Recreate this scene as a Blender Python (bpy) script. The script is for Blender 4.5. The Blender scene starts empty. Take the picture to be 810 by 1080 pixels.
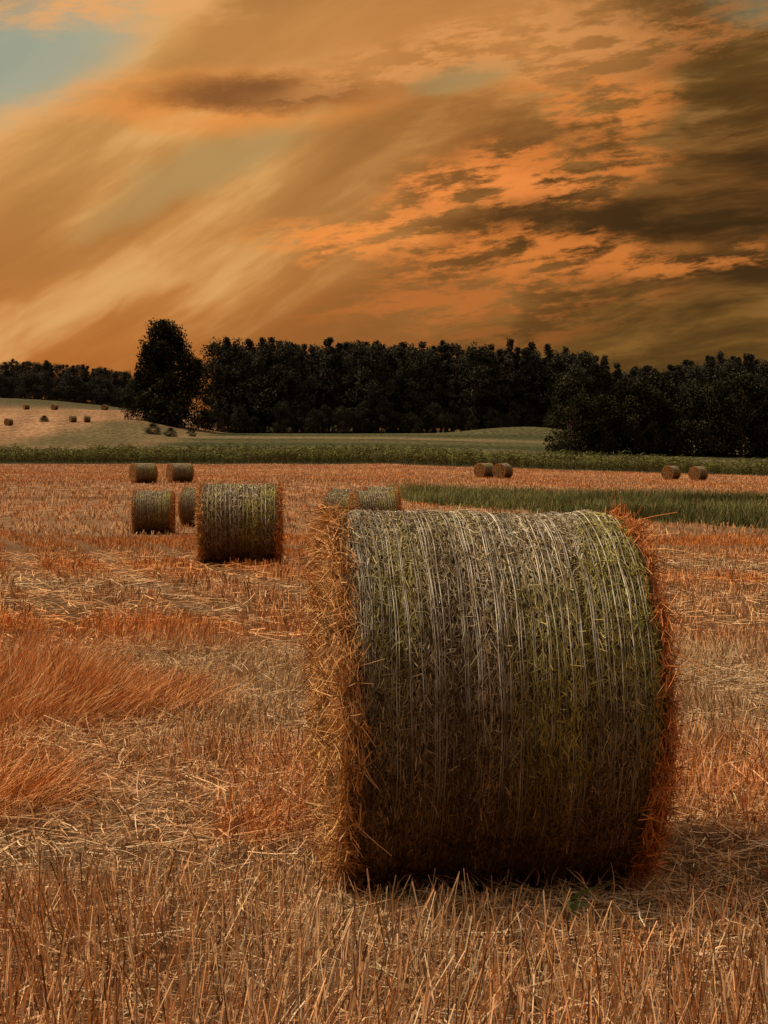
import bpy, math, numpy as np
from mathutils import Vector
rng=np.random.default_rng(7)
scene=bpy.context.scene
rad=math.radians
K=1.308   # depth scale of the site plan (plan metres -> world metres along Y)

# ---------------------------------------------------------------- node helper
class S:
    def __init__(s,t,o): s.t=t; s.o=o
    def _m(s,op,b=None,c=None,clamp=False):
        n=s.t.nodes.new('ShaderNodeMath'); n.operation=op; n.use_clamp=clamp
        for i,v in enumerate((s,b,c)):
            if v is None: continue
            if isinstance(v,S): s.t.links.new(v.o,n.inputs[i])
            else: n.inputs[i].default_value=float(v)
        return S(s.t,n.outputs[0])
    def __add__(s,b): return s._m('ADD',b)
    __radd__=__add__
    def __sub__(s,b): return s._m('SUBTRACT',b)
    def __mul__(s,b): return s._m('MULTIPLY',b)
    __rmul__=__mul__
    def __truediv__(s,b): return s._m('DIVIDE',b)
    def pw(s,b): return s._m('POWER',b)
def sstep(x,a,b,lo=0.,hi=1.):
    n=x.t.nodes.new('ShaderNodeMapRange'); n.interpolation_type='SMOOTHSTEP'
    x.t.links.new(x.o,n.inputs[0])
    for i,v in enumerate((a,b,lo,hi)): n.inputs[i+1].default_value=v
    if a>b:
        n.inputs[1].default_value=b; n.inputs[2].default_value=a
        n.inputs[3].default_value=hi; n.inputs[4].default_value=lo
    return S(x.t,n.outputs[0])
def vec(t,x,y,z=0.):
    n=t.nodes.new('ShaderNodeCombineXYZ')
    for i,v in enumerate((x,y,z)):
        if isinstance(v,S): t.links.new(v.o,n.inputs[i])
        else: n.inputs[i].default_value=v
    return S(t,n.outputs[0])
def noise(v,scale=1.,detail=4.,rough=.5,dist=0.,color=False):
    n=v.t.nodes.new('ShaderNodeTexNoise'); v.t.links.new(v.o,n.inputs['Vector'])
    n.inputs['Scale'].default_value=scale; n.inputs['Detail'].default_value=detail
    n.inputs['Roughness'].default_value=rough; n.inputs['Distortion'].default_value=dist
    return S(v.t,n.outputs['Color' if color else 'Fac'])
def mix(f,a,b,mode='MIX'):
    t=None
    for q in (f,a,b):
        if isinstance(q,S): t=q.t
    n=t.nodes.new('ShaderNodeMix'); n.data_type='RGBA'; n.blend_type=mode; n.clamp_factor=True
    for sock,v in ((n.inputs[0],f),(n.inputs[6],a),(n.inputs[7],b)):
        if isinstance(v,S): t.links.new(v.o,sock)
        elif isinstance(v,(tuple,list)): sock.default_value=(*v[:3],1.)
        else: sock.default_value=v
    return S(t,n.outputs[2])
def lin(r,g,b):
    f=lambda c:(c/12.92 if c<=.04045 else ((c+.055)/1.055)**2.4)
    return tuple(f(c/255.) for c in (r,g,b))
def sepxyz(v):
    n=v.t.nodes.new('ShaderNodeSeparateXYZ'); v.t.links.new(v.o,n.inputs[0])
    return [S(v.t,o) for o in n.outputs]
def attr(t,name,typ='GEOMETRY',out='Color'):
    n=t.nodes.new('ShaderNodeAttribute'); n.attribute_name=name; n.attribute_type=typ
    return S(t,n.outputs[out])
def newmat(name,spec=0.):
    m=bpy.data.materials.new(name); m.use_nodes=True; t=m.node_tree
    b=t.nodes['Principled BSDF']; b.inputs['Roughness'].default_value=.85
    b.inputs['Specular IOR Level'].default_value=spec
    return m,t,b
def bump(t,b,h,strength=.5,dist=.02):
    n=t.nodes.new('ShaderNodeBump'); n.inputs['Strength'].default_value=strength
    n.inputs['Distance'].default_value=dist; t.links.new(h.o,n.inputs['Height'])
    t.links.new(n.outputs[0],b.inputs['Normal'])
def texco(t,out='Object'):
    n=t.nodes.new('ShaderNodeTexCoord'); return S(t,n.outputs[out])

# ---------------------------------------------------------------- mesh helper
def mesh_np(name,V,F4,cols=None,mats=(),fm=None,smooth=False):
    V=np.asarray(V,np.float32); F4=np.asarray(F4,np.int32)
    me=bpy.data.meshes.new(name)
    me.vertices.add(len(V)); me.vertices.foreach_set('co',V.ravel())
    k=F4.shape[1]
    me.loops.add(F4.size); me.loops.foreach_set('vertex_index',F4.ravel())
    me.polygons.add(len(F4)); me.polygons.foreach_set('loop_start',np.arange(0,F4.size,k,dtype=np.int32))
    if fm is not None: me.polygons.foreach_set('material_index',np.asarray(fm,np.int32))
    me.polygons.foreach_set('use_smooth',np.full(len(F4),smooth))
    for m in mats: me.materials.append(m)
    if cols is not None:
        a=me.color_attributes.new('Col','FLOAT_COLOR','POINT')
        c=np.ones((len(V),4),np.float32); c[:,:3]=cols
        a.data.foreach_set('color',c.ravel())
    me.update(calc_edges=True); me.validate()
    return me
class Acc:
    def __init__(s): s.V=[];s.F=[];s.C=[];s.M=[];s.n=0
    def add(s,V,F,C,m=0):
        s.V.append(V);s.F.append(F+s.n);s.C.append(np.broadcast_to(C,(len(V),3)));s.M.append(np.full(len(F),m));s.n+=len(V)
    def mesh(s,name,mats,smooth=False):
        return mesh_np(name,np.concatenate(s.V),np.concatenate(s.F),np.concatenate(s.C),mats,np.concatenate(s.M),smooth)
def unit(a): return a/np.maximum(np.linalg.norm(a,axis=-1,keepdims=True),1e-9)
def ribbons(p,d,L,w,bend,col,taper=.6,segs=2,side=None,rootdark=1.):
    n=len(p); d=unit(d)
    if side is None:
        side=unit(np.cross(d,rng.normal(size=(n,3))))
    ts=np.linspace(0,1,segs+1); V=np.zeros((n,(segs+1)*2,3)); C=np.zeros((n,(segs+1)*2,3))
    L=np.broadcast_to(L,(n,))[:,None]; w=np.broadcast_to(w,(n,))[:,None]
    for i,t in enumerate(ts):
        c=p+d*L*t+bend*t*t
        hw=w*.5*(1-taper*t)
        V[:,2*i]=c-side*hw; V[:,2*i+1]=c+side*hw
        f=rootdark+(1-rootdark)*min(1,t*1.6)
        C[:,2*i]=col*f; C[:,2*i+1]=col*f
    base=(np.arange(n)*(segs+1)*2)[:,None]
    F=np.concatenate([base+np.array([2*i,2*i+1,2*i+3,2*i+2]) for i in range(segs)])
    return V.reshape(-1,3),F,C.reshape(-1,3)
def obj(name,me,loc=(0,0,0),rz=0,sc=(1,1,1),parent=None):
    o=bpy.data.objects.new(name,me); o.location=loc; o.rotation_euler=(0,0,rz); o.scale=sc
    scene.collection.objects.link(o)
    return o
_rn=np.random.default_rng(3)
_fb=[(_rn.normal(size=3),_rn.uniform(0,6.28)) for _ in range(40)]
def wav(p,freq,o=0,n=10):
    s=0
    for d,ph in _fb[o:o+n]: s=s+np.sin((p*d).sum(-1)*freq+ph)
    return s/math.sqrt(n)
def sm(x,a,b):
    t=np.clip((x-a)/(b-a),0,1); return t*t*(3-2*t)
def P2(x,y): return np.stack([x,y,0*x],-1)

# ---------------------------------------------------------------- terrain shape
PY=np.array([-100,0,6,10,20,37,60,85,110,150,190,250,290,350,600,4000.])
PZ=np.array([0,0,0,-.1,-.45,-1.25,-1.42,-1.25,-1.6,-1.35,.7,2.7,3.4,4.5,7,30.])
def ground_z(x,yw):
    x=np.asarray(x,float); yw=np.asarray(yw,float); y=yw/K
    z=0
    for k in np.linspace(-.1,.1,9): z=z+np.interp(y*(1+k),PY,PZ)
    z=z/9
    z=z-0.02*np.maximum(x,0)*sm(y,45,110)*(1-sm(x,60,400)*.8)
    z=z+(5.6*sm(-x,33,56)+.4*sm(-x,60,115))*sm(y,186,345)+6.2*sm(-x,60,140)*sm(y,350,470)
    z=z+2.2*np.exp(-(((x-32)/16)**2+((y-272)/14)**2))
    p=P2(x,yw)
    z=z+.016*wav(p,1.1,0)*sm(y,2,5)+.03*wav(p,.25,10)*sm(y,6,14)
    return z
def gz(x,y): return float(ground_z(np.array([x]),np.array([y]))[0])
ys=[-60.,-40,-25,-15,-8,-4]
y=-2.
while y<3500:
    ys.append(y); y+=max(.18,abs(y)*.010)
ys=np.array(ys)
s=np.linspace(-1,1,381); xs=np.sinh(s*6.6)/math.sinh(6.6)*1800
X,Y=np.meshgrid(xs,ys); Z=ground_z(X,Y)
V=np.stack([X,Y,Z],-1).reshape(-1,3)
ny,nx=X.shape
i=np.arange(ny-1)[:,None]*nx+np.arange(nx-1)[None,:]
F=np.stack([i,i+1,i+nx+1,i+nx],-1).reshape(-1,4)
def mask_green_strip(x,yw):
    y=yw/K
    near=61-2.0*(x-.5); near=np.maximum(near,38-.25*(x-12)); far=75-.5*x
    e=1.2*wav(P2(x,y),.5,2)
    return sm(x,-.5,3)*sm(y+e,near-1,near+1)*(1-sm(y+e,far-1.5,far+1.5))
def rowsf(x,yw):
    y=yw/K
    rc=(x+y*.36+3.*sm(y,30,60)*np.sin(y*.06))+.25*wav(P2(x,y),.12,20)
    return np.abs(((rc/1.5)%1)-.5)*2
x,y=V[:,0],V[:,1]/K; P=P2(x,y)
C=np.zeros((len(V),3)); C[:]=(.16,.095,.048)
def lay(c,m): 
    global C
    C=C*(1-m[:,None])+np.array(c)*m[:,None]
lay((.35,.205,.11),sm(y,12,55))
lay((.42,.25,.145),sm(y,62,85))
lay((.17,.10,.055),sm(rowsf(x,V[:,1]),.55,.9)*sm(y,10,20)*(1-sm(y,75,100))*.85)
lay((.07,.09,.03),mask_green_strip(x,V[:,1])*.95)
lay((.15,.085,.05),np.exp(-((y-(64+.03*x))/2.2)**2)*sm(-x,-1,4)*.8)
lay((.24,.13,.08),sm(wav(P*np.array([.12,1.,0]),.3,3),-.1,.8)*sm(y,70,80)*(1-sm(y,143,148))*.7)
corn_near=lambda x:148-.32*np.clip(x,0,60)      # plan metres
cn=corn_near(x)
lay((.055,.06,.03),sm(y,cn-1,cn))
f=sm(y,cn+16,cn+19)
lay((.105,.10,.05),f)
st=sm(np.sin(y*.23+x*.01+wav(P,.02,5)),-.2,.6)
lay((.062,.070,.033),f*st*.85)
lay((.22,.17,.09),f*sm(np.sin(y*.11+1.3+x*.02),.5,.9)*.75)
hill=sm(-x,33+.0*y,45)*sm(y,186,196)
lay((.40,.245,.135),hill)
tr=np.abs((((x*.9+y*.30+8*np.sin(y*.012))/9.)%1)-.5)*2
lay((.17,.11,.06),hill*sm(tr,.6,.95)*.7)
lay((.26,.16,.085),hill*sm(wav(P*np.array([.3,1.6,0]),.06,12),.0,.7)*.6)
lay((.10,.10,.05),hill*sm(x+66-.0*(y-190),0,10)*sm(280-y,0,25)*.8)
lay((.11,.10,.055),sm(y,352,420))
C=C*(1+.10*wav(P,.9,6)[:,None]*(1-sm(y,30,60))[:,None]+.06*wav(P*np.array([.25,1,0]),.35,16)[:,None])
C=np.clip(C,.01,1)
m_ground,t,b=newmat('stubble_soil')
tc=texco(t); col=attr(t,'Col')
px,py,pz=sepxyz(tc)
n1=noise(tc,3.5,4,.65); n2=noise(vec(t,px*60,py*14),1,3,.6,0.)
c=mix(sstep(n1,.3,.75,0,.6),col,(.07,.042,.022))
c=mix(sstep(n2,.5,.72,0,.45),c,mix(1.,col,(1.9,1.9,1.9),'MULTIPLY'))
nf=noise(vec(t,px*1.1,py*.4),1,5,.75)
c=mix(sstep(py,30,110),c,mix(sstep(nf,.38,.64),mix(1.,col,(.52,.46,.42),'MULTIPLY'),mix(1.,col,(1.2,1.2,1.2),'MULTIPLY')))
t.links.new(c.o,b.inputs['Base Color']); b.inputs['Roughness'].default_value=.95
bump(t,b,n1+n2*.5,.8,.03)
obj('stubble_field_ground',mesh_np('ground',V,F,C,[m_ground],None,True))

# ---------------------------------------------------------------- materials
def straw_mat(name):
    m,t,b=newmat(name,.0); t.links.new(attr(t,'Col').o,b.inputs['Base Color']); return m
m_straw=straw_mat('dry_straw'); m_bale=straw_mat('bale_straw')
m_leaf,t,b=newmat('tree_leaves')
col=attr(t,'Col'); ti=attr(t,'tint','INSTANCER','Fac')
c=mix(ti,col,mix(.75,col,(.075,.068,.058)))  # tint greys the leaves: distance haze painted into their colour
t.links.new(c.o,b.inputs['Base Color'])
m_bark,t,b=newmat('tree_bark')
c=mix(noise(texco(t),3,2),(.06,.04,.03),(.16,.09,.06)); t.links.new(c.o,b.inputs['Base Color'])
m_green=straw_mat('green_blades')
m_twine,t,b=newmat('net_wrap_twine',.1)
c=mix(1.,attr(t,'Col'),mix(sstep(noise(texco(t),11,3),.38,.62),(.42,.38,.32),(1.,1.,1.)),'MULTIPLY'); t.links.new(c.o,b.inputs['Base Color']); b.inputs['Roughness'].default_value=.7

def proto_coll(name,meshes):
    c=bpy.data.collections.new(name)
    for k,me in enumerate(meshes):
        o=bpy.data.objects.new('%s_part_%02d'%(name,k),me); c.objects.link(o)
    return c
def instancer(name,pts,rot,scl,idx,tint,coll):
    n=len(pts); me=bpy.data.meshes.new(name); me.vertices.add(n)
    me.vertices.foreach_set('co',np.asarray(pts,np.float32).ravel())
    for nm,ty,ar,key in (('irot','FLOAT_VECTOR',rot,'vector'),('iscl','FLOAT_VECTOR',scl,'vector'),('iidx','INT',idx,'value'),('tint','FLOAT',tint,'value')):
        a=me.attributes.new(nm,ty,'POINT'); ar=np.asarray(ar,np.int32 if ty=='INT' else np.float32)
        a.data.foreach_set(key,ar.ravel())
    o=obj(name,me)
    g=bpy.data.node_groups.new(name+'_gn','GeometryNodeTree')
    g.interface.new_socket('Geometry',in_out='INPUT',socket_type='NodeSocketGeometry')
    g.interface.new_socket('Geometry',in_out='OUTPUT',socket_type='NodeSocketGeometry')
    N=g.nodes.new; L=g.links.new
    gi=N('NodeGroupInput'); go=N('NodeGroupOutput'); iop=N('GeometryNodeInstanceOnPoints')
    ci=N('GeometryNodeCollectionInfo'); ci.inputs[0].default_value=coll
    ci.inputs['Separate Children'].default_value=True; ci.inputs['Reset Children'].default_value=True
    def na(nm,ty):
        q=N('GeometryNodeInputNamedAttribute'); q.data_type=ty; q.inputs[0].default_value=nm; return q.outputs[0]
    e=N('FunctionNodeEulerToRotation'); L(na('irot','FLOAT_VECTOR'),e.inputs[0])
    L(gi.outputs[0],iop.inputs['Points']); L(ci.outputs[0],iop.inputs['Instance'])
    iop.inputs['Pick Instance'].default_value=True
    L(na('iidx','INT'),iop.inputs['Instance Index']); L(e.outputs[0],iop.inputs['Rotation'])
    L(na('iscl','FLOAT_VECTOR'),iop.inputs['Scale']); L(iop.outputs[0],go.inputs[0])
    md=o.modifiers.new('scatter','NODES'); md.node_group=g
    return o

PAL=np.array([(.68,.48,.27),(.58,.38,.20),(.45,.29,.15),(.78,.60,.38),(.24,.15,.08),(.38,.29,.18),(.62,.39,.20),(.15,.095,.055)])
def pal(n,j=.14): return np.clip(PAL[rng.integers(0,len(PAL),n)]*(1+rng.normal(0,j,(n,1))),.03,.9)
ORANGE=np.array((1.40,.77,.41))
def tinted(c,t): t=np.clip(t,0,1)[:,None]; return np.clip(c*(1-t)+c*ORANGE*t,0,.95)
BALE=(.33,5.78); BA=6.5
def inbale(x,y,g=.0):
    c,s_=math.cos(rad(BA)),math.sin(rad(BA)); dx,dy=x-BALE[0],y-BALE[1]
    u=dx*c+dy*s_; v=-dx*s_+dy*c
    return (np.abs(u)<.53+g)&(np.abs(v)<.32+g)
def patchmask(x,yw):
    y=yw/K
    w_=.12*wav(P2(x,yw),3.1,11)
    m=np.exp(-(((x+2.25)/1.15+w_)**2+((y-7.4)/.8+w_)**2)**2)
    m=np.maximum(m,.8*np.exp(-(((x+1.8)/.5+w_)**2+((y-5.25)/.35)**2)**2))
    m=np.maximum(m,.55*np.exp(-(((x+.52)/.2+w_)**2+((y-4.8)/.22)**2)**2))
    return m
def tintf(x,y):
    p=P2(x,y)
    return np.clip(.40+.22*wav(p,1.1,3)+.2*wav(p,.33,13)+.55*patchmask(x,y)+.26*sm(y,10,28),0,1)
def scat(y0,y1,n,margin=1.,k=.25):
    W=k*y1+margin; m_=int(n*2.2)
    x=rng.uniform(-W,W,m_); y=rng.uniform(y0,y1,m_)
    q=np.abs(x)<k*y+margin; return x[q][:n],y[q][:n]
def snap(x,y,sp,jit):
    u=x+.27*y; u2=np.round(u/sp)*sp+rng.normal(0,jit,len(x)); return x+(u2-u)
def stalks(A,x,y,h0,h1,w,lean,hm,tint,j=.14,taper=.15,dark=1.):
    n=len(x); z=ground_z(x,y)-.02; p=np.c_[x,y,z]
    lx=.12*wav(P2(x,y),1.7,24); ly=.12*wav(P2(x,y),1.7,27)
    d=np.c_[rng.normal(0,lean,n)+lx,rng.normal(0,lean,n)+ly,np.ones(n)]
    A.add(*ribbons(p,d,rng.uniform(h0,h1,n)*hm,w*rng.uniform(.7,1.3,n),rng.normal(0,.012,(n,3))*np.array([1,1,0]),tinted(pal(n,j)*dark,tint),taper))
def lying(A,x,y,l0,l1,w,top,tint,tilt=.12,br=1.1):
    n=len(x); p=np.c_[x,y,ground_z(x,y)+rng.uniform(0,1,n)**1.5*top]
    a=rng.uniform(0,6.28,n); d=np.c_[np.cos(a),np.sin(a),rng.normal(.02,tilt,n)]
    b=rng.normal(0,.03,(n,3)); b[:,2]*=.3
    A.add(*ribbons(p,d,rng.uniform(l0,l1,n),w*rng.uniform(.5,1.4,n),b,tinted(pal(n)*br,tint),.2,2,
        unit(np.cross(d,np.c_[rng.normal(0,.5,(n,2)),np.ones(n)]))))
def atfoot(x,y):   # trodden ground right in front of the bale
    return (np.abs(x-BALE[0])<.55)&(y<5.75)&(y>4.98)
A=Acc()
x,y=scat(3.3,14.5,94000); x=snap(x,y,.13,.028)
dn=wav(P2(x,y),1.9,8); front=sm(y,6.0,4.4)
keep=~inbale(x,y,.02)&((dn+.7*front>-.35)|(rng.random(len(x))<.25)); x,y,dn,front=x[keep],y[keep],dn[keep],front[keep]
ft=np.where(atfoot(x,y),.5,1.)
stalks(A,x,y,.07,.18,.0040,.24,np.clip(1+.38*dn+.38*front,.35,2.1)*ft,tintf(x,y)+rng.normal(0,.16,len(x)))
x,y=scat(3.3,13,36000); k=~inbale(x,y,-.02); x,y=x[k],y[k]
n=len(x); p=np.c_[x,y,ground_z(x,y)+rng.uniform(0,.08,n)]; d=np.c_[rng.normal(0,.8,(n,2)),np.ones(n)]
bb=rng.normal(0,.045,(n,3)); bb[:,2]=-np.abs(bb[:,2])*1.3
A.add(*ribbons(p,d,rng.uniform(.05,.15,n),.006*rng.uniform(.5,1.2,n),bb,tinted(pal(n)*.9,tintf(x,y)),.8,3))
x,y=scat(3.4,13,70000); cm=wav(P2(x,y),2.6,15); k=(cm>.8)&~inbale(x,y,.03)&~atfoot(x,y)&(rng.random(len(x))<.4); x,y=x[k],y[k]; n=len(x)
d=np.c_[rng.normal(.1,.3,n),rng.normal(0,.3,n),np.ones(n)]
A.add(*ribbons(np.c_[x,y,ground_z(x,y)-.02],d,rng.uniform(.12,.28,n),.0036*rng.uniform(.6,1.3,n),rng.normal(0,.05,(n,3)),tinted(pal(n,.2),tintf(x,y)+.3),.7,3))
obj('wheat_stubble',A.mesh('wheat_stubble',[m_straw]))
A=Acc()
x,y=scat(14,46,95000); x=snap(x,y,.26,.05)
rw=rowsf(x,y); dn=wav(P2(x,y),.8,8); k=rng.random(len(x))>sm(rw,.5,.9)*.9*sm(y,13,19); x,y,dn,rw=x[k],y[k],dn[k],rw[k]
stalks(A,x,y,.09,.19,.009,.25,np.clip(1+.3*dn,.4,1.7)*(1-.6*sm(rw,.5,.9)),tintf(x,y)+rng.normal(0,.1,len(x)))
x,y=scat(46,192,130000,0.,.245); rw=rowsf(x,y)
k=(mask_green_strip(x,y)<.3)&(rng.random(len(x))>sm(rw,.55,.9)*.85*(y<110))&(y<corn_near(x)*K-1); x,y=x[k],y[k]
stalks(A,x,y,.09,.22,.03,.3,1.,tintf(x,y)*.75,.14)
obj('wheat_stubble',A.mesh('wheat_stubble_far',[m_straw]))
A=Acc()
x,y=scat(3.3,13,54000); k=~inbale(x,y,-.05); x,y=x[k],y[k]
lying(A,x,y,.05,.26,.0038,.07,tintf(x,y)-.22)
x,y=scat(13,30,22000); lying(A,x,y,.1,.35,.008,.08,tintf(x,y)-.2)
n=2600; x=BALE[0]+rng.uniform(-.65,.75,n); y=5.35-np.abs(rng.normal(0,.25,n)); lying(A,x,y,.05,.22,.0036,.06,tintf(x,y)-.25)
obj('straw_litter',A.mesh('straw_litter',[m_straw]))
A=Acc()
x,y=scat(5,12.5,260000,1.6); pm=patchmask(x,y); k=(rng.random(len(x))<pm*.8)&~inbale(x,y,.03)&(wav(P2(x,y),5.,4)>-.8); x,y,pm=x[k],y[k],pm[k]
n=len(x); p=np.c_[x,y,ground_z(x,y)-.02]; gx=.35+.28*wav(P2(x,y),2.4,6); gy=-.1+.35*wav(P2(x,y),2.1,16)
d=np.c_[rng.normal(0,.25,n)+gx,rng.normal(0,.25,n)+gy,np.ones(n)]
bb=rng.normal(0,.07,(n,3)); bb[:,0]+=.07; bb[:,2]=-np.abs(bb[:,2])
hh=1+.25*wav(P2(x,y),4.5,26)
A.add(*ribbons(p,d,rng.uniform(.16,.46,n)*(.25+.95*pm)*hh,.0042*rng.uniform(.6,1.3,n),bb,tinted(pal(n,.25)*1.05,.5+.5*rng.random(n)),.75,3,None,.5))  # last argument darkens blade roots: base shadow painted into the colour
n=500; th=rng.uniform(-.62,.62,n); by=-.34-rng.uniform(0,.16,n); c_,s_=math.cos(rad(BA)),math.sin(rad(BA))
cl=np.abs(wav(np.stack([th*9,0*th,0*th],-1),1.,3))
x=BALE[0]+th*c_-by*s_; y=BALE[1]+th*s_+by*c_
p=np.c_[x,y,ground_z(x,y)-.02]; d=np.c_[rng.normal(0,.4,n),rng.normal(-.1,.3,n),np.ones(n)]
A.add(*ribbons(p,d,rng.uniform(.04,.12,n)*(.4+.6*cl),.0038,rng.normal(0,.03,(n,3)),tinted(pal(n,.2),np.full(n,.35)),.7,3))
obj('dry_grass_clumps',A.mesh('dry_grass_clumps',[m_straw]))

# green grass strip
A=Acc(); x,y=scat(47,102,140000,2.); k=(rng.random(len(x))<mask_green_strip(x,y))&(x>-1); x,y=x[k],y[k]; n=len(x)
c=np.array([(.16,.19,.06),(.21,.21,.08),(.10,.13,.045),(.36,.25,.12)])[rng.integers(0,4,n)]*(1+.35*wav(P2(x,y),.35,2))[:,None]
A.add(*ribbons(np.c_[x,y,ground_z(x,y)],np.c_[rng.normal(0,.3,(n,2)),np.ones(n)],rng.uniform(.15,.5,n),.03,rng.normal(0,.08,(n,3)),np.clip(c,.02,.4),.8))
obj('green_grass_strip',A.mesh('green_grass',[m_green]))
# maize
def corn_proto():
    A=Acc()
    for q in range(7):
        bx,by=(q-3)*.22+rng.normal(0,.04),rng.normal(0,.12); h=rng.uniform(1.15,1.7)
        k=10; zz=np.linspace(.2,h,k); a=rng.uniform(0,6.28,k)
        p=np.c_[np.full(k,bx),np.full(k,by),zz]; d=np.c_[np.cos(a)*.8,np.sin(a)*.8,np.full(k,.9)]
        b=np.c_[np.cos(a)*.25,np.sin(a)*.25,-rng.uniform(.15,.5,k)]
        g=rng.uniform(.6,1.5); c=np.array((.115,.12,.038))*g*(.4+.9*zz/h)[:,None]
        A.add(*ribbons(p,d,rng.uniform(.35,.6,k),.10,b,c,.8,2))
        A.add(*ribbons(np.array([[bx,by,0.]]),np.array([[.02,0,1.]]),h+.1,.05,np.zeros((1,3)),np.array([(.28,.21,.09)]),.5))
    return A.mesh('corn',[m_green])
c_corn=proto_coll('maize',[corn_proto() for _ in range(6)])
PX=[];PYY=[]
for r in range(11):
    xx=np.arange(-78,88,1.55); xx=xx+rng.normal(0,.1,len(xx))
    PX.append(xx); PYY.append((corn_near(xx)+.6)*K+r*1.9+rng.normal(0,.1,len(xx)))
x=np.concatenate(PX); y=np.concatenate(PYY); n=len(x)
instancer('maize_field',np.c_[x,y,ground_z(x,y)-.05],np.c_[np.zeros((n,2)),rng.normal(0,.1,n)+math.pi*rng.integers(0,2,n)],np.ones((n,3))*(rng.uniform(.8,1.15,n)+.1*wav(P2(x,y),.15,9))[:,None],rng.integers(0,6,n),0*x,c_corn)

# ---------------------------------------------------------------- trees
def tube(pts,rs,seg=6):
    pts=np.asarray(pts); V=[];n=len(pts)
    for i in range(n):
        d=unit(pts[min(i+1,n-1)]-pts[max(i-1,0)]); u=unit(np.cross(d,[.3,1,.1])); v=np.cross(d,u)
        a=np.arange(seg)/seg*2*math.pi
        V.append(pts[i]+rs[i]*(np.cos(a)[:,None]*u+np.sin(a)[:,None]*v))
    F=[[i*seg+j,i*seg+(j+1)%seg,(i+1)*seg+(j+1)%seg,(i+1)*seg+j] for i in range(n-1) for j in range(seg)]
    return np.concatenate(V),np.array(F)
def tree_mesh(H,crown_r,c0,nleaf,leaf,dark=(.044,.045,.023),conic=0.,lobes=26,prf=None):
    A=Acc(); zz=np.linspace(-.5,H*.93,8)
    tr=np.c_[np.cumsum(rng.normal(0,.012*H,8)),np.cumsum(rng.normal(0,.012*H,8)),zz]; tr[:,:2]-=tr[0,:2]
    A.add(*tube(tr,np.linspace(.014*H,.002*H,8)),(1,1,1),1)
    L=[]
    for q in range(lobes):
        f=rng.uniform(0,1) if prf is None else (q+.5)/lobes
        zc=H*(c0+(1-c0)*f*.95)
        if prf is not None: prof=np.interp(f,*prf)
        else: prof=math.sin(math.pi*min(1,(.18+.82*f)))**.6 if conic==0 else (1-f)**.8+.06
        a=rng.uniform(0,6.28); rr=crown_r*prof*rng.uniform(.2,1.)**.6
        tc_=np.array([np.interp(zc,zz,tr[:,0]),np.interp(zc,zz,tr[:,1]),0])
        ce=np.array([math.cos(a)*rr,math.sin(a)*rr,zc])+tc_
        st=tc_+np.array([0,0,max(zc-rr*.8,H*.12)])
        A.add(*tube([st,(st+ce)/2+[0,0,.2],ce],[.006*H,.004*H,.0015*H],4),(1,1,1),1)
        L.append((ce,crown_r*rng.uniform(.16,.36)*(1 if conic==0 else .45+.5*(1-f))))
    L.append((np.array([tr[-1,0],tr[-1,1],H*.93]),crown_r*.22))
    wts=np.array([r for _,r in L])**1.6; wts/=wts.sum()
    for (ce,r),wt in zip(L,wts):
        per=max(12,int(nleaf*wt))
        d=unit(rng.normal(size=(per,3))); p=ce+d*r*(rng.uniform(.2,1.,(per,1))**.5*1.25)*np.array([1,1,1.])
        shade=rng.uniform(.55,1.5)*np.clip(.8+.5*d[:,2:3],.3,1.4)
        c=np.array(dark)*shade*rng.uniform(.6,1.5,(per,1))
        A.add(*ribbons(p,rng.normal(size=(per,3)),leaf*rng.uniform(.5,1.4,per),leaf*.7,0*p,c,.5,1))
    return A.mesh('tree',[m_leaf,m_bark])
tall=[tree_mesh(22*rng.uniform(.94,1.04),rng.uniform(3.6,4.6),.12,5200,.42,lobes=60) for _ in range(4)]
tall+=[tree_mesh(23*rng.uniform(.95,1.04),3.2,.1,4500,.42,(.038,.038,.022),1.,64) for _ in range(4)]
low=[tree_mesh(12.5*rng.uniform(.9,1.1),rng.uniform(4,5.2),.04,5000,.36,(.031,.031,.016),lobes=50) for _ in range(4)]
c_forest=proto_coll('forest_trees',tall); c_low=proto_coll('broadleaf_trees',low)
def forest(name,xs_,yp,coll,nk,hf,tint,wd=1.):
    n=len(xs_); s_=hf*rng.uniform(.94,1.06,n); ys_=yp*K
    instancer(name,np.c_[xs_,ys_,ground_z(xs_,ys_)-.3],np.c_[rng.normal(0,.03,(n,2)),rng.uniform(0,6.28,n)],np.c_[s_*rng.uniform(.9,1.2,n)*wd,s_*rng.uniform(.9,1.2,n)*wd,s_],rng.integers(0,nk,n),np.broadcast_to(tint,n),coll)
x=[];y=[]
for r in range(5):
    xx=np.arange(-39,140,3.1); xx=xx+rng.normal(0,1.,len(xx))
    yy=286+r*5+rng.normal(0,1.2,len(xx))+.06*np.maximum(xx-20,0)+6*np.exp(-((xx-32)/12)**2)
    x.append(xx); y.append(yy)
x=np.concatenate(x); y=np.concatenate(y)
hf=.97+.03*wav(P2(x,0*y),.12,4)-.22*sm(x,44,56)+.14*sm(x,68,76)
forest('forest',x,y,c_forest,8,hf,.55)
x=np.arange(-42,100,2.6); x=x+rng.normal(0,.8,len(x)); y=281+rng.normal(0,1.5,len(x))+7*np.exp(-((x-32)/12)**2)
forest('forest_edge_shrubs',x,y,c_low,4,rng.uniform(.3,.6,len(x)),.3)
xx=np.arange(-235,-84,3.4); x=np.concatenate([xx+rng.normal(0,1,len(xx)) for _ in range(3)]); y=np.repeat(np.arange(3)*6+452,len(xx))+rng.normal(0,2,len(x))
forest('distant_forest',x,y,c_forest,8,np.full(len(x),.62),1.,1.3)
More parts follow.
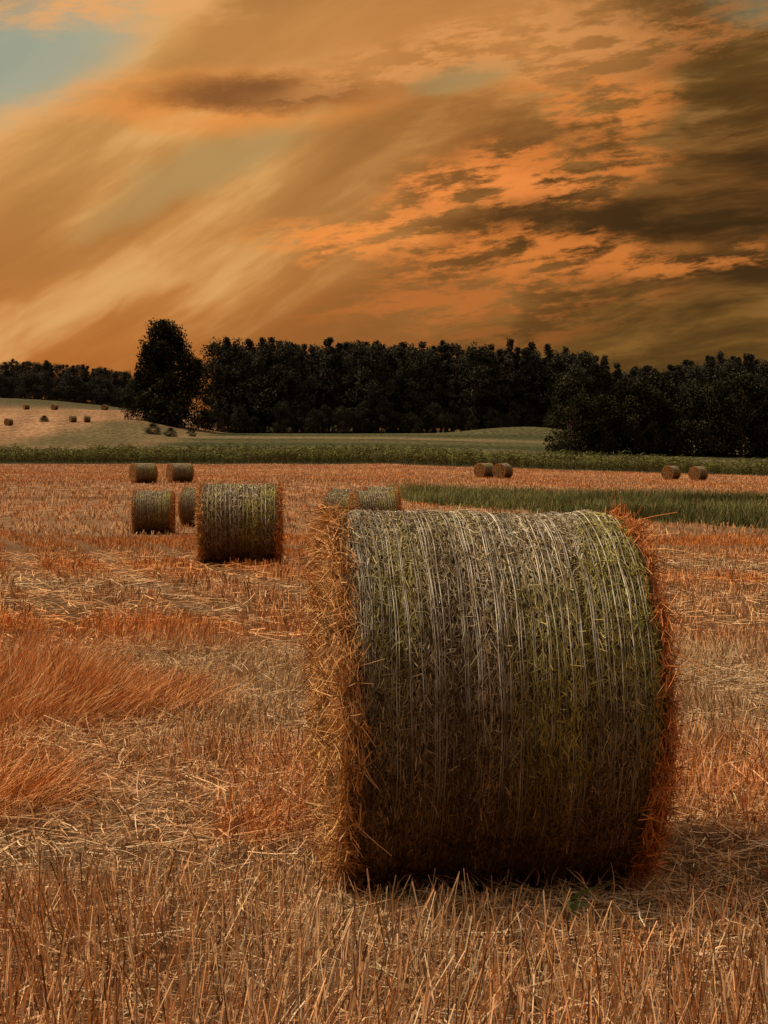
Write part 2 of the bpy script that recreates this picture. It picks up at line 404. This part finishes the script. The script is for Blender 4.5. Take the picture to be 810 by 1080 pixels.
x=xx+rng.normal(0,1,len(xx)); forest('distant_forest_edge',x,0*x+447,c_low,4,rng.uniform(.6,.8,len(x)),1.)
xx=np.arange(28.5,110,4.2); x=np.concatenate([xx+rng.normal(0,1.,len(xx)) for _ in range(2)]); y=np.repeat(np.arange(2)*5.+182,len(xx))+rng.normal(0,1.5,len(x))
forest('roadside_tree_row',x,y,c_low,4,.84+.10*wav(P2(x,0*x),.4,7)-.12*np.exp(-((x-37)/6)**2),0.)
OPR=([0,.15,.45,.7,.88,1.],[.75,.95,1.,.85,.6,.2])
big=tree_mesh(23.5,5.6,.05,17000,.45,(.03,.031,.017),0.,120,OPR)
big2=tree_mesh(18,4.6,.05,11000,.45,(.03,.031,.017),0.,90,OPR)
def tree(me,x,yp,rz,sc): obj('oak_tree',me,(x,yp*K,gz(x,yp*K)-.3),rz,sc)
tree(big,-46.,270,.7,(1,1,1.0)); tree(big2,-50.,272,2.2,(1.,1.,1.)); tree(low[1],-41.,272,2.,(1.,1.,1.15)); tree(low[2],-54.5,273,1.,(.7,.7,.75))
x=np.array([-44,-40,-37,-72.]);y=np.array([236,232,238,262.])
forest('hedge_shrubs',x,y,c_low,4,rng.uniform(.12,.2,len(x)),.1,1.6)

# ---------------------------------------------------------------- round hay bales
R,HL=.665,.52
def surfR(x,th):
    p=np.stack([x*3.,np.cos(th)*1.6,np.sin(th)*1.6],-1)
    r=R*(1+.009*wav(p,1.6,0))+.005*wav(np.stack([x*14,th*1.2,0*x],-1),1.4,9)
    return r-.014*sm(np.abs(x),HL-.1,HL)
def cyl(x,th,r):
    z=r*np.cos(th); z=np.where(z<-R+.035,-R+.035+(z+R-.035)*.3,z)
    return np.stack([x,r*np.sin(th),z],-1)
def bale_shade(th):      # shade painted into the bale colours: light crown, dark brown underside
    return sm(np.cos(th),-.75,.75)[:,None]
def bale_mesh(ns,nf,nr,w,tw,nstr,zig=True):
    A=Acc(); nxx,nt=61,160
    xx=np.linspace(-HL,HL,nxx); tt=np.linspace(0,2*math.pi,nt,endpoint=False)
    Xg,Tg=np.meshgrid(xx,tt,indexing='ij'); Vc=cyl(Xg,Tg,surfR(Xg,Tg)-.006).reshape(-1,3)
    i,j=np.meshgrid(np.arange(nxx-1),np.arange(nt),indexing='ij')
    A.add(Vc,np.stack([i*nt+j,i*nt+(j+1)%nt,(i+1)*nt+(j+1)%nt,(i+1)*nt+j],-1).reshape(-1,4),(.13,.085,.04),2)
    for sgn in (-1,1):
        rr=np.linspace(0.02,1,24); Rg,Tg2=np.meshgrid(rr,tt,indexing='ij')
        xe=sgn*(HL+.035*(1-Rg**2)+.012*wav(np.stack([Rg*np.cos(Tg2)*4,Rg*np.sin(Tg2)*4,0*Rg],-1),1.5,14)*sm(1-Rg,0,.15))
        re=Rg*(surfR(np.full_like(Rg,sgn*HL),Tg2)-.006)
        i,j=np.meshgrid(np.arange(23),np.arange(nt),indexing='ij')
        A.add(cyl(xe,Tg2,re).reshape(-1,3),np.stack([i*nt+j,i*nt+(j+1)%nt,(i+1)*nt+(j+1)%nt,(i+1)*nt+j],-1).reshape(-1,4),(.16,.09,.045),2)
    def haycol(x,th,n):
        base=np.array([(.47,.36,.20),(.29,.20,.11),(.52,.44,.28),(.14,.09,.05),(.38,.30,.14),(.64,.56,.40)])[rng.integers(0,6,n)]
        g=(sm(wav(np.stack([x*5,th*1.1,0*x],-1),1.3,17)+.9*sm(x,.12,.4)-.1,.0,1.2)*.85)[:,None]
        base=base*(1-g)+g*np.array((.46,.41,.09))*rng.uniform(.5,1.3,(n,1))
        base=base*rng.uniform(.5,1.3,(n,1))*(1+.2*wav(np.stack([x*30,th*.8,0*x],-1),1.,22))[:,None]
        wt=bale_shade(th); return base*wt+base*np.array((.46,.30,.20))*(1-wt)  # lower hay browned by the painted shade
    tangent=lambda th: np.stack([0*th,np.cos(th),-np.sin(th)],-1)
    radial=lambda th: np.stack([0*th,np.sin(th),np.cos(th)],-1)
    n=ns; x=rng.uniform(-HL+.02,HL-.02,n); th=rng.uniform(0,2*math.pi,n)
    p=cyl(x,th,surfR(x,th)+rng.uniform(-.008,.004,n))
    ax=np.zeros((n,3)); ax[:,0]=1
    a=np.where(rng.random(n)<.68,rng.normal(0,.28,n),rng.uniform(-1.57,1.57,n))
    d=tangent(th)*np.cos(a)[:,None]+ax*np.sin(a)[:,None]; d*=np.where(rng.random(n)<.5,-1,1)[:,None]
    L=rng.uniform(.012,.055,n)*(w/.0032)**.5; rd=radial(th)
    out=rng.uniform(-.005,.005,n); fly=rng.random(n)<.035; out[fly]=rng.uniform(.008,.032,fly.sum())
    bend=-rd*(L**2/(2*R))[:,None]+rd*out[:,None]
    side=unit(np.cross(d,rd+rng.normal(0,.4,(n,3))))
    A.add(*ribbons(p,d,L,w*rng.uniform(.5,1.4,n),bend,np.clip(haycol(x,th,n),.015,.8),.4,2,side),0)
    for sgn in (-1,1):
        n=nr; x=sgn*(HL+rng.uniform(-.05,.03,n)); th=rng.uniform(0,2*math.pi,n); rd=radial(th); tg=tangent(th)
        lump=.020*wav(np.stack([th*3,th*0+sgn,0*th],-1),1.5,5)+.010*wav(np.stack([th*11,th*0+sgn,0*th],-1),1.5,15)
        p=cyl(x,th,R-.018+rng.uniform(-.03,.024,n)+lump)
        ax=np.zeros((n,3)); ax[:,0]=sgn
        d=tg*rng.normal(0,1.,(n,1))+ax*rng.normal(.1,.4,(n,1))+rd*rng.normal(.02,.24,(n,1))
        c=pal(n,.25)*(np.array([1.15,.64,.37]) if sgn>0 else np.array([1.1,.84,.6]))  # right rim orange: sunlit look painted into the straw colour
        A.add(*ribbons(p,d,rng.uniform(.02,.09,n)*(1+(rng.random(n)<.06)),w*rng.uniform(.6,1.4,n),rng.normal(0,.012,(n,3))-rd*.012,c,.5,2),0)
        n=nf; rr=R*np.sqrt(rng.uniform(0,1,n)); th=rng.uniform(0,2*math.pi,n)
        x=sgn*(HL+.035*(1-(rr/R)**2)+rng.uniform(-.012,.010,n))
        p=cyl(x,th,rr); d=tangent(th)*rng.normal(0,1,(n,1))+radial(th)*rng.normal(0,.5,(n,1))+ax[:1]*rng.normal(.06,.18,(n,1))
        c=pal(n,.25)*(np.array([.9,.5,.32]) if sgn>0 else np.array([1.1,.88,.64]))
        A.add(*ribbons(p,d,rng.uniform(.02,.09,n),w*rng.uniform(.6,1.5,n),rng.normal(0,.012,(n,3)),c,.5,2),0)
    xs_=np.linspace(-HL+.045,HL-.05,nstr)+rng.normal(0,.007,nstr)
    ts=np.linspace(0,2*math.pi,180)
    def thread(x,th,hw,lift,br=1.):
        lift=lift+.0018*wav(np.stack([th*9,x*60,0*th],-1),1.,int(rng.integers(0,28)))
        r=surfR(x,th)+lift; c0=cyl(x-hw,th,r-.0008); c1=cyl(x+hw,th,r-.0008); cm=cyl(x,th,r+hw*.8)
        n=len(th); Vv=np.stack([c0,cm,c1],1).reshape(-1,3)
        q=np.arange(n-1)*3; wt=np.repeat(bale_shade(th),3,0)
        cc=(np.array((.70,.63,.51))*wt+np.array((.24,.17,.115))*(1-wt))*br  # twine colour carries the same painted shade underneath
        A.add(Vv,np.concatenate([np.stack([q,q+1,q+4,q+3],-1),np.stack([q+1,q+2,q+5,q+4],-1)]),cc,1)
    for k,x0 in enumerate(xs_):
        wob=.0025*np.sin(ts*rng.integers(2,5)+rng.uniform(0,6))+.0018*np.sin(ts*rng.integers(9,17)+rng.uniform(0,6))
        br=rng.uniform(.45,1.1)
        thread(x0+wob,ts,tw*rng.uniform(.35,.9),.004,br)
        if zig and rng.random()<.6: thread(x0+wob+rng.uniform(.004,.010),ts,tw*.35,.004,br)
    if zig:
        for k in range(nstr-1):
            m=150; tz=np.linspace(0,2*math.pi,m); zx=np.where(np.arange(m)%2==0,xs_[k],xs_[k+1])+rng.normal(0,.003,m)
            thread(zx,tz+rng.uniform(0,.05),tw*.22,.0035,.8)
    return A.mesh('bale',[m_bale,m_twine,m_core])
m_core,t,b=newmat('packed_hay')
tc=texco(t); px,py,pz=sepxyz(tc); nn=noise(vec(t,px*140,py*30,pz*30),1,3,.7); n2=noise(tc,6,2,.6)
c=mix(sstep(nn,.3,.7),(.03,.02,.012),(.14,.09,.05)); c=mix(sstep(n2,.4,.7,0,.4),c,(.08,.075,.03))
t.links.new(c.o,b.inputs['Base Color']); bump(t,b,nn,1.,.01)
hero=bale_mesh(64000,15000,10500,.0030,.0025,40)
midb=bale_mesh(12000,4500,4000,.008,.0060,17,False)
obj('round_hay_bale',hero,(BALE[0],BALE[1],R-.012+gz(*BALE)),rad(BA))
for (x,y,rz,s_,lx) in [(-2.33,19.9,4,1.,1.2),(-7.0,37.4,4,1.,1.12),(-6.2,41.5,-12,1.,1.),(-.30,34.6,12,1.,1.1),(-1.05,37,-25,1.,1.1),(-.12,42,8,1.,1.1),
    (-16,82,28,1,1.4),(-13.9,84,25,1,1.4),(8.8,108,40,1,1.2),(10.3,107,50,1,1.1),(27,116,45,1,1.1),(29.3,115,40,1,1.1),
    (-97,335,30,1.2,1),(-88,330,60,1.2,1),(-66,335,20,1.2,1),(-78,345,70,1.2,1),(-66,262,30,1.1,1),(-63,262,20,1.1,1),(-76,250,60,1.1,1),(-57,328,60,1.1,1),(-95,300,10,1.1,1)]:
    y*=K; obj('round_hay_bale',midb,(x,y,gz(x,y)+(R-.02)*s_),rad(rz),(s_*lx,s_,s_))

A=Acc(); k=16; a=rng.uniform(0,6.28,k); p=np.zeros((k,3)); p[:,2]=np.linspace(0,.09,k)
d=np.c_[np.cos(a),np.sin(a),np.full(k,.9)]
A.add(*ribbons(p,d,rng.uniform(.05,.10,k),.02,np.c_[np.cos(a)*.02,np.sin(a)*.02,-np.full(k,.03)],np.array((.15,.22,.07))*rng.uniform(.7,1.3,(k,1)),.8,3))
wx,wy=.60,5.1
obj('green_weed',A.mesh('weed',[m_green]),(wx,wy,gz(wx,wy)+.0),0,(1.,1.,1.1))

# ---------------------------------------------------------------- sky
SUN_EL,SUN_AZ=50.,-78.
w=bpy.data.worlds.new('World'); scene.world=w; w.use_nodes=True; t=w.node_tree
w.cycles.sampling_method='NONE'
bg=t.nodes['Background']
D=texco(t,'Generated'); dx,dy,dz=sepxyz(D)
az=dx._m('ARCTAN2',dy)*(180/math.pi*K); el=dz._m('ARCSINE')*(180/math.pi*K)
sky=t.nodes.new('ShaderNodeTexSky'); sky.sky_type='NISHITA'; sky.sun_disc=False
sky.sun_elevation=rad(SUN_EL); sky.sun_rotation=rad(SUN_AZ)
nish=mix(1.,S(t,sky.outputs[0]),(.10,.10,.10),'MULTIPLY')
w1=noise(vec(t,az*.12,el*.12),1.,2,.55)-.5; w2=noise(vec(t,az*.12,el*.12,7.),1.,2,.55)-.5
w3=noise(vec(t,az*.5,el*.9,3.),1.,4,.65)-.5
au=az+w1*6.+w3*1.8; ev=el+w2*4.+w3*1.5
def rot(u,v,deg):
    c_,s_=math.cos(rad(deg)),math.sin(rad(deg)); return u*c_+v*s_, v*c_-u*s_
sl,tl=rot(az,el,31); sr,tr_=rot(az,el,7)
stL=noise(vec(t,sl*.06+w2*.3,tl*.25+w1*.3,1.),1.,5,.52)
stR=noise(vec(t,sr*.09+w2*.4,tr_*.40+w1*.6,5.),1.,5,.64)
right=sstep(au,-4.,8.)
stk=stL*(right*-1.+1.)+stR*right
wisp=noise(vec(t,sr*.32+w3*.25,tr_*1.2+w1*.8,9.),1.,7,.66)
def blob(a0,e0,ra,re,deg=0,soft=1.,src=None):
    U,W_=src or (au,ev)
    u,v=rot(U-a0,W_-e0,deg); q=(u/ra).pw(2.)+(v/re).pw(2.)
    return sstep(q,1.+soft,0.)
lo_warp=(az+w3*2.5,el+w3*1.2)
base=mix(sstep(el+w2*4,2.,14.),lin(192,116,52),lin(206,150,84))
base=mix(sstep(au,-10.,4.),base,lin(166,110,56))
base=mix(sstep(au,3.,14.,0,.95),base,lin(98,70,32))
base=mix(sstep(stk,.42,.62,0,.6),base,mix(1.,base,(.60,.53,.45),'MULTIPLY'))
base=mix(sstep(stk,.50,.34,0,.45),base,lin(222,162,90))
lite=sstep(stL,.52,.38)*sstep(au,1.,-8.)
base=mix(lite*.6,base,lin(228,176,108))
base=mix(blob(2,18,10,2.6,0,1.)*.7,base,lin(200,134,72))
base=mix(blob(14,10,10.5,4.6,4,1.1)*.92,base,mix(sstep(stR,.38,.60),lin(112,72,32),lin(60,41,20)))
base=mix(blob(12,3.6,13,3.0,0,1.)*.75,base,mix(sstep(stR,.38,.60),lin(122,86,36),lin(82,58,27)))
base=mix(blob(-2,5.,10,2.0,12,1.)*.4,base,lin(146,92,44))
gap=lin(150,164,146)
base=mix(blob(-16.6,17.0,4.8,2.0,22,1.9,lo_warp)*.85,base,gap)
base=mix(blob(-8.5,12.2,4.6,.8,28,1.8)*.35,base,lin(182,166,112))
base=mix(blob(17.8,19.2,3.0,.9,-8,1.8,lo_warp)*.6,base,lin(128,126,94))
base=mix(blob(3.6,16.4,2.2,.5,10,1.5,lo_warp)*.5,base,lin(146,140,98))
ww=sstep(wisp,.43,.58)
ws=sstep(wisp,.36,.6,.2,1.)
def bank(b_,col,k=1.,m=None):
    global base
    base=mix(b_*(m if m is not None else ws)*k,base,col)
bank(blob(-13.,19.4,5.,1.,4,1.6),lin(232,166,100),.9)
bank(blob(-15.,14.,4.,.9,25,1.6),lin(232,166,96),.6)
bank(blob(-7.,15.3,6.4,1.3,2,.9,lo_warp),lin(230,144,68),.85,sstep(wisp,.3,.55,.4,1.))
bank(blob(-5.6,15.7,5.2,.85,2,.8,lo_warp),lin(128,82,44),.95,sstep(wisp,.3,.5,.4,1.))
bank(blob(9.4,15.6,3.4,1.2,4,1.3),lin(220,130,60),.9,ww)
bank(blob(13.,18.,5.,.9,4,1.3),lin(184,112,58),.7,ww)
bank(blob(6.,17.6,6.,1.3,6,1.3),lin(222,152,86),.7,ww)
bank(blob(0.,17.,5.,1.0,14,1.3),lin(222,152,86),.6,ww)
bank(blob(-1.2,9.5,4.2,1.,5,1.3),lin(238,144,68),1.,ww)
bank(blob(5.,11.8,4.6,1.2,10,1.3),lin(234,138,66),1.,ww)
bank(blob(8.8,13.2,4.,.9,6,1.3),lin(208,120,54),.9,ww)
bank(blob(6.5,8.4,6.,1.2,4,1.3),lin(218,126,56),.9,ww)
bank(blob(14.,8.2,4.,.5,3,1.3),lin(205,120,54),.8,ww)
bank(blob(4.,6.4,7.,.9,4,1.3),lin(192,110,50),.75,ww)
bank(blob(2.,4.2,8.,.7,8,1.3),lin(166,98,44),.6,ww)
back=sstep(dy,.35,-.45)*sstep(dz,.85,.2)
base=mix(back*.8,base,(.035,.028,.022))
over=sstep(el+w1*10,30.,60.,0,.9)
final=mix(over,base,mix(.6,nish,(.98,.78,.56)))
t.links.new(final.o,bg.inputs[0]); bg.inputs[1].default_value=1.
sun=bpy.data.lights.new('sun','SUN'); sun.energy=3.7; sun.angle=rad(10); sun.color=(1.,.82,.60)
so=bpy.data.objects.new('sun',sun); scene.collection.objects.link(so)
a,e=rad(SUN_AZ),rad(SUN_EL); sd=Vector((math.sin(a)*math.cos(e),math.cos(a)*math.cos(e),math.sin(e)))
so.rotation_euler=(-sd).to_track_quat('-Z','Y').to_euler(); so.location=sd*50

# ---------------------------------------------------------------- camera
cam=bpy.data.cameras.new('camera'); cam.sensor_fit='VERTICAL'; cam.sensor_height=24; cam.lens=37.8
cam.clip_end=8000; cam.clip_start=.05
co=bpy.data.objects.new('camera',cam); scene.collection.objects.link(co)
co.location=(0,0,1.57); co.rotation_euler=(rad(90-2.53),0,0); scene.camera=co
scene.view_settings.view_transform='Standard'; scene.view_settings.look='None'; scene.view_settings.exposure=0
